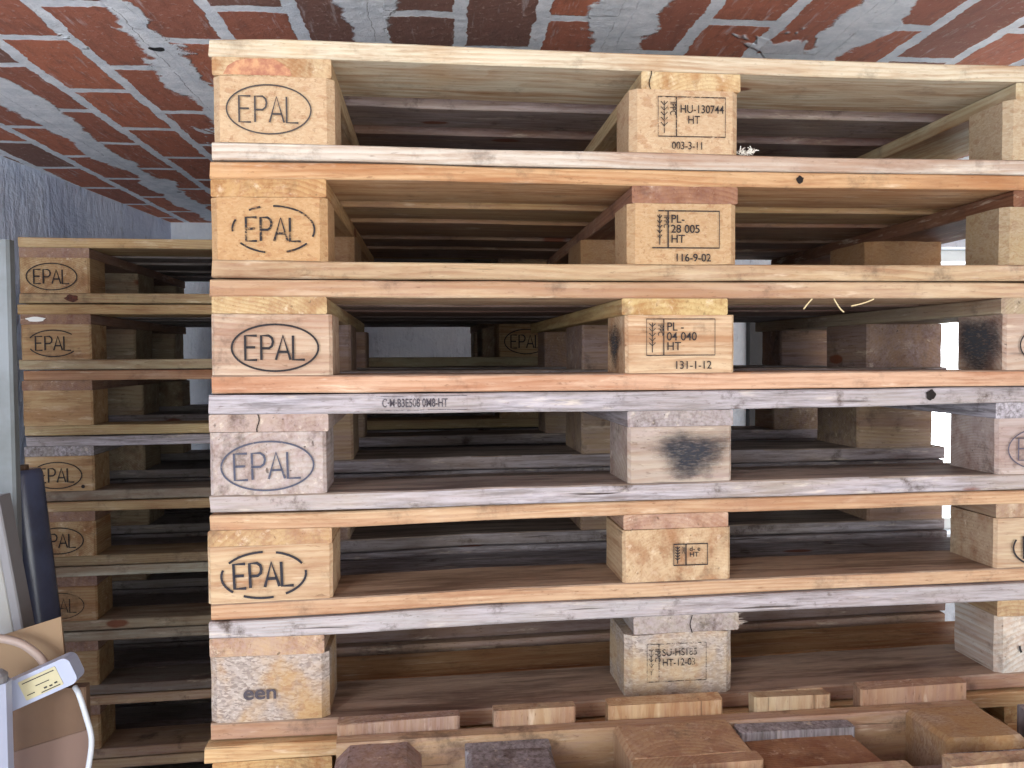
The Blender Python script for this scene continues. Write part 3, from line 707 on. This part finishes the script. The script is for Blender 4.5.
upright_pallet((.158, -.188, 0), False, 1.184,
    dict(skid=(1.15, 1.186, 1.168), block=(1.182, 1.186, 1.186), cham=(0,), mat=(WX, WX, CHIP), deck=(1.197, 1.201, 1.202, 1.200, 1.205)),
    dict(skid=[(rgb(190, 150, 110), .2), (rgb(206, 162, 118), .18), (rgb(120, 108, 100), .8)], block=[(rgb(168, 122, 88), .35), (rgb(206, 162, 118), .18), (rgb(196, 158, 112), .4)], string=[(rgb(206, 162, 112), .3)],
         deck=[(rgb(188, 146, 108), .3), (rgb(216, 178, 134), .2), (rgb(222, 182, 134), .08), (rgb(214, 184, 144), .12), (rgb(196, 150, 112), .22)]),
    700, 'pallet stood upright in front, its five light board ends showing along the bottom')
upright_pallet((1.107, -.0896, 0), True, 1.170,
    dict(skid=(1.184, 1.180, 1.176), block=(1.17, 1.170, 1.178), mat=(WX, WX, WX), deck=(1.19, 1.19, 1.19, 1.19, 1.19)),
    dict(skid=[(rgb(96, 84, 78), .6)], block=[(rgb(110, 84, 70), .4), (rgb(176, 124, 84), .1), (rgb(92, 70, 60), .5)], string=[(rgb(150, 110, 80), .3)], deck=[(tan, .3)]),
    750, 'darker upright pallet nested from the front between the blocks of the other upright one')

# ------------------------------------------------------------------ room shell
A = math.radians(1.6)          # the room is turned slightly against the stack
def room(x, y, z=0): return (x*math.cos(A)+y*math.sin(A), -x*math.sin(A)+y*math.cos(A), z)
H = 2.16; BY = 2.235; LX0, LX1 = -1.152, -.765; RX = 4.2; FY = -3.6
def slab(name, pts, z0, z1, mat, sub=0, parent=None):
    bm = bmesh.new(); a = [bm.verts.new((p[0], p[1], z0)) for p in pts]; b_ = [bm.verts.new((p[0], p[1], z1)) for p in pts]
    bm.faces.new(a); bm.faces.new(b_)
    for i in range(len(pts)): bm.faces.new((a[i], a[(i+1) % len(pts)], b_[(i+1) % len(pts)], b_[i]))
    o = link(name, bm, mat, parent); o.rotation_euler = (0, 0, -A); o['kind'] = 'structure'; return o
CEIL = brick_ceiling()
PL = plaster('rough_limewash', rgb(214, 224, 244), rgb(184, 196, 222), rgb(128, 132, 146))
PL2 = plaster('white_limewash', rgb(222, 226, 232), rgb(206, 212, 222), rgb(160, 164, 170))
slab('floor', [(-1.6, FY), (RX+.1, FY), (RX+.1, BY+.1), (-1.6, BY+.1)], -.1, 0, flat('concrete_floor', rgb(226, 220, 212), .9, rgb(200, 194, 186), 6, .8, .4))
slab('ceiling', [(-1.6, -2.3), (RX+.1, -2.3), (RX+.1, BY+.1), (-1.6, BY+.1)], H, H+.12, CEIL)
# left wall: not quite square to the courses above
k_ = (LX1-LX0)/(BY+2.3)
slab('wall_left', [(LX0, -2.3), (LX1, BY), (LX1-.3, BY), (LX0-.3, -2.3)], 0, H, PL)
WX0, WX1, WZ0, WZ1 = 2.24, 3.3, .86, 2.08
bm = bmesh.new()
def boxto(bm, x0, x1, y0, y1, z0, z1):
    v = [bm.verts.new((x, y, z)) for x in (x0, x1) for y in (y0, y1) for z in (z0, z1)]
    for f in ((0, 1, 3, 2), (4, 6, 7, 5), (0, 4, 5, 1), (2, 3, 7, 6), (0, 2, 6, 4), (1, 5, 7, 3)): bm.faces.new([v[i] for i in f])
for a in ((-1.6, WX0, 0, H), (WX1, RX+.1, 0, H), (WX0, WX1, 0, WZ0), (WX0, WX1, WZ1, H)):
    boxto(bm, a[0], a[1], BY, BY+.3, a[2], a[3])
o = link('wall_back', bm, PL2); o.rotation_euler = (0, 0, -A); o['kind'] = 'structure'
slab('wall_right', [(RX, -2.3), (RX+.2, -2.3), (RX+.2, BY), (RX, BY)], 0, H, PL2)
dr = empty('door_1'); dr.rotation_euler = (0, 0, -A); dr['kind'] = 'structure'
bm = bmesh.new(); boxto(bm, 1.535, 2.19, BY-.045, BY-.005, .005, 1.985)
DK = flat('dark_door_paint', rgb(46, 42, 42), .6, rgb(30, 28, 30), 8, .7); link('door_panel', bm, DK, dr)['kind'] = 'structure'
bm = bmesh.new()
for k in range(1, 6): boxto(bm, 1.535+.109*k-.004, 1.535+.109*k+.004, BY-.050, BY-.0455, .03, 1.96)
link('batten', bm, DK, dr)
win = empty('window_1'); win.rotation_euler = (0, 0, -A); win['kind'] = 'structure'
bm = bmesh.new(); FR = flat('window_paint', rgb(232, 232, 228), .5)
for a in ((WX0, WX0+.05, WZ0, WZ1), (WX1-.05, WX1, WZ0, WZ1), (WX0+.05, WX1-.05, WZ0, WZ0+.05), (WX0+.05, WX1-.05, WZ1-.05, WZ1), (2.74, 2.80, WZ0+.05, WZ1-.05)):
    boxto(bm, a[0]+.001, a[1]-.001, BY+.10, BY+.16, a[2]+.001, a[3]-.001)
link('window_frame', bm, FR, win)['kind'] = 'structure'
bm = bmesh.new(); boxto(bm, WX0+.05, WX1-.05, BY+.125, BY+.129, WZ0+.05, WZ1-.05)
gm, gnt, gb = newmat('window_glass'); gb.inputs['Transmission Weight'].default_value = 1; gb.inputs['Roughness'].default_value = .0; gb.inputs['IOR'].default_value = 1.02
link('window_pane', bm, gm, win)['kind'] = 'structure'

# ------------------------------------------------------------------ clutter at the left edge
WP = flat('dirty_white_paint', rgb(122, 128, 132), .5, rgb(92, 96, 94), 6, .8)
CARD = flat('cardboard', rgb(104, 80, 62), .85, rgb(84, 64, 50), 8, .6)
CARD_IN = flat('cardboard_inside', rgb(136, 112, 86), .85)
PLW = flat('white_plastic', rgb(158, 164, 184), .35)
LBL = flat('yellowish_label', rgb(176, 168, 136), .5)
INKF = flat('black_print', rgb(40, 38, 40), .7)
BLU = flat('dark_film', rgb(74, 80, 104), .25, rgb(50, 52, 64), 9, .6)
GRY = flat('grey_edge', rgb(120, 118, 120), .5)
# tall white board at the very edge
bm = bmesh.new(); prism(bm, rect(-.58, -.367, .30, .322, .004), 'z', 0, 1.815, 12)
tag(link('white_board', bm, WP), 'tall white painted board upright at the left edge before the rear stack', 'board')
# framed panel leaning to the left
pr = empty('framed_panel', (-.131, .20, 0)); pr.rotation_euler = (0, math.radians(-8.4), 0)
bm = bmesh.new(); prism(bm, rect(-.40, -.012, .0, .012, .002), 'z', .0, 1.445, 10)
link('panel', bm, flat('cream_panel', rgb(142, 136, 122), .6, rgb(140, 144, 152), 3, .8), pr)
bm = bmesh.new(); prism(bm, rect(-.012, .0015, -.002, .034, .002), 'z', .0, 1.450, 10)
link('edge_strip', bm, GRY, pr)
tag(pr, 'cream panel with grey metal edge leaning beside the dark roll', 'panel')
# roll of dark film
pr = empty('plastic_film_roll', (-.30, .42, 0)); pr.rotation_euler = (0, math.radians(-4.6), 0)
bm = bmesh.new(); tube(bm, [(0, 0, z) for z in (.0, .3, .6, .9, 1.2, 1.44, 1.448)], .032, 28, rads=[.042, .042, .041, .040, .037, .034, .031])
o = link('film', bm, BLU, pr, smooth=True)
bm = bmesh.new(); tube(bm, [(0, 0, 1.4482), (0, 0, 1.456)], .014, 20); link('core', bm, CARD, pr)
tag(pr, 'long dark blue plastic film roll standing before the rear pallet stack', 'roll')
# tall carton
cb = empty('cardboard_box', (-.245, .10, 0))
def sheet(name, pts, th, mat, parent):
    bm = bmesh.new(); v0 = [bm.verts.new(p) for p in pts]; nrm = (Vector(pts[1])-Vector(pts[0])).cross(Vector(pts[2])-Vector(pts[0])).normalized()*th
    v1 = [bm.verts.new(Vector(p)+nrm) for p in pts]; bm.faces.new(v0); bm.faces.new(v1)
    for i in range(len(pts)): bm.faces.new((v0[i], v0[(i+1) % len(pts)], v1[(i+1) % len(pts)], v1[i]))
    return link(name, bm, mat, parent)
bm = bmesh.new(); prism(bm, rect(-.085, .055, .0, .016, .002), 'z', 0, 1.192, 8, None, 3, .0015, 8); link('body', bm, CARD, cb)
sheet('flap', [(-.085, .017, 1.15), (.028, .017, 1.15), (.018, .022, 1.282), (-.085, .022, 1.252)], .003, CARD_IN, cb)
sheet('flap', [(-.072, -.001, 1.10), (.060, -.001, 1.135), (.066, -.010, 0.86), (-.072, -.010, 0.86)], .003, flat('paler_cardboard', rgb(112, 90, 80), .85), cb)
tag(cb, 'tall brown cardboard box with raised flap at the lower left corner', 'box')
# white plastic housing with a rating label, hanging askew on the carton
hs = empty('plastic_housing', (-.272, .066, 1.178)); hs.rotation_euler = (0, math.radians(-23), 0)
bm = bmesh.new()
poly = []
for k in range(7):
    a = -math.pi/2+math.pi/2*k/6; poly.append((.092+.009*math.cos(a), .009+.009*math.sin(a)))
for k in range(7):
    a = math.pi/2*k/6; poly.append((.092+.009*math.cos(a), .027+.009*math.sin(a)))
poly += [(-.004, .036), (-.004, 0)]
prism(bm, poly, 'y', -.012, .012, 4); bmesh.ops.recalc_face_normals(bm, faces=bm.faces)
link('casing', bm, PLW, hs)
bm = bmesh.new(); prism(bm, rect(.034, .083, .005, .031, .001), 'y', -.0128, -.0118, 1); lb = link('rating_label', bm, LBL, hs)
bm = bmesh.new()
for (a, b_, z, w) in ((.038, .080, .027, .0011), (.052, .070, .018, .001), (.060, .064, .011, .002), (.067, .071, .0105, .002), (.074, .078, .0115, .002), (.055, .080, .007, .001), (.038, .048, .011, .001)):
    stroke(bm, [(a, z), (b_, z)], w, -.0130)
link('print', bm, INKF, lb)
bm = bmesh.new(); prism(bm, rect(.004, .0075, .004, .0075, .0008), 'y', -.0135, -.0115, 1); link('screw', bm, INKF, hs)
tag(hs, 'white plastic housing with yellowish label tilted across the cardboard box', 'appliance')
# cables
bm = bmesh.new(); tube(bm, spline([(-.36, .08, 1.262), (-.325, .08, 1.270), (-.292, .08, 1.270), (-.262, .08, 1.262), (-.240, .080, 1.245), (-.228, .0805, 1.225)]), .0055, 10)
o = link('power_cable', bm, flat('beige_cable', rgb(150, 132, 122), .5), smooth=True); tag(o, 'beige cable arching over the cardboard box into the white housing', 'cable')
bm = bmesh.new(); tube(bm, spline([(-.197, .085, 1.198), (-.188, .075, 1.192), (-.178, .07, 1.165), (-.172, .07, 1.135), (-.176, .07, 1.10), (-.186, .07, 1.05), (-.19, .07, .9), (-.18, .07, .5), (-.17, .07, .006)]), .0036, 10)
o = link('power_cable', bm, flat('white_cable', rgb(186, 190, 196), .4), smooth=True); tag(o, 'white cable hanging down right of the cardboard box', 'cable')
# white tube in front, with a grey cap
pr = empty('plastic_post', (-.247, .02, 0))
bm = bmesh.new(); prism(bm, rect(-.05, .0, -.014, .014, .007), 'z', 0, 1.235, 8); link('tube', bm, PLW, pr)
bm = bmesh.new(); tube(bm, [(-.018, 0, 1.235), (-.018, 0, 1.243), (-.018, 0, 1.248)], .016, 16, rads=[.016, .016, .011]); link('cap', bm, GRY, pr)
tag(pr, 'white plastic post with grey cap at the bottom left corner', 'post')

# straws and a tuft of wood fibre
def fibre(name, pts, r, label, cat, group=None, col=rgb(214, 196, 150)):
    bm = bmesh.new(); tube(bm, spline(pts, 5), r, 5)
    o = link(name, bm, flat('straw_%d' % len(bpy.data.materials), col, .7)); tag(o, label, cat, group); return o
fibre('wood_sliver', [(.775, -.004, 1.7035), (.768, -.006, 1.697), (.762, -.007, 1.690)], .0009, 'thin pale wood sliver hanging under the third pallet deck, left one', 'sliver', 'slivers under the third pallet')
fibre('wood_sliver', [(.806, -.003, 1.704), (.812, -.006, 1.692), (.818, -.007, 1.686)], .0009, 'thin pale wood sliver hanging under the third pallet deck, middle one', 'sliver', 'slivers under the third pallet')
fibre('wood_sliver', [(.862, -.003, 1.7035), (.846, -.006, 1.698), (.828, -.007, 1.694)], .0009, 'long pale wood sliver slanting under the third pallet deck, right one', 'sliver', 'slivers under the third pallet')
bm = bmesh.new(); R9 = random.Random(4)
for k in range(46):
    a = Vector((.692+R9.uniform(-.010, .010), .014+R9.uniform(-.005, .008), 1.8955+R9.uniform(0, .004)))
    d = Vector((R9.uniform(-1, 1), R9.uniform(-1, 1), R9.uniform(-.1, 1))).normalized()
    tube(bm, spline([a, a+d*.004+Vector((0, 0, .001)), a+d*.008], 3), .0005, 4)
o = link('wood_fibre_tuft', bm, flat('pale_fibre', rgb(232, 226, 214), .8)); tag(o, 'white frayed tuft of wood fibre beside the HU-130744 block', 'fibre')

# ------------------------------------------------------------------ camera
cam = bpy.data.cameras.new('camera'); co = bpy.data.objects.new('camera', cam); C.objects.link(co)
cam.sensor_width = 36; cam.lens = 36*805/1024; cam.clip_start = .02
co.location = (.262, -1.02, 1.630)
yaw, pitch, roll = math.radians(6.37), math.radians(-1.95), math.radians(-.37)
f = Vector((math.sin(yaw)*math.cos(pitch), math.cos(yaw)*math.cos(pitch), math.sin(pitch)))
r0 = Vector((math.cos(yaw), -math.sin(yaw), 0)); u0 = r0.cross(f)
r1 = r0*math.cos(roll)+u0*math.sin(roll); u1 = -r0*math.sin(roll)+u0*math.cos(roll)
M = Matrix((r1, u1, -f)).transposed().to_4x4(); M.translation = co.location; co.matrix_world = M
bpy.context.scene.camera = co

# ------------------------------------------------------------------ light: a wide open doorway behind the photographer
w = bpy.data.worlds.new('world'); bpy.context.scene.world = w; w.use_nodes = True
bg = w.node_tree.nodes['Background']; bg.inputs[0].default_value = (.86, .93, 1.0, 1); bg.inputs[1].default_value = 2.0
def area(name, loc, tgt, sx, sy, power, col):
    l = bpy.data.lights.new(name, 'AREA'); l.shape = 'RECTANGLE'; l.size = sx; l.size_y = sy; l.energy = power; l.color = col
    o = bpy.data.objects.new(name, l); C.objects.link(o); o.location = loc
    o.rotation_euler = (Vector(tgt)-Vector(loc)).to_track_quat('-Z', 'Y').to_euler(); return o
area('doorway_daylight', (1.5, -4.3, 1.3), (.2, 0, 1.7), 2.8, 2.4, 95, (1, .98, .95))
area('side_window_daylight', (-.75, -1.9, 1.75), (-.2, .8, 1.5), .5, .6, 24, (.93, .97, 1))  # lamp added at left front to brighten the rear stack; no window there
area('window_daylight', (*room(2.77, BY+.5)[:2], 1.5), (*room(2.2, 0)[:2], 1.2), 1.0, 1.1, 40, (.9, .97, 1))

vs = bpy.context.scene.view_settings; vs.view_transform = 'Standard'; vs.look = 'None'; vs.gamma = 1; vs.use_curve_mapping = False; vs.exposure = .12
bpy.context.scene.cycles.max_bounces = 8
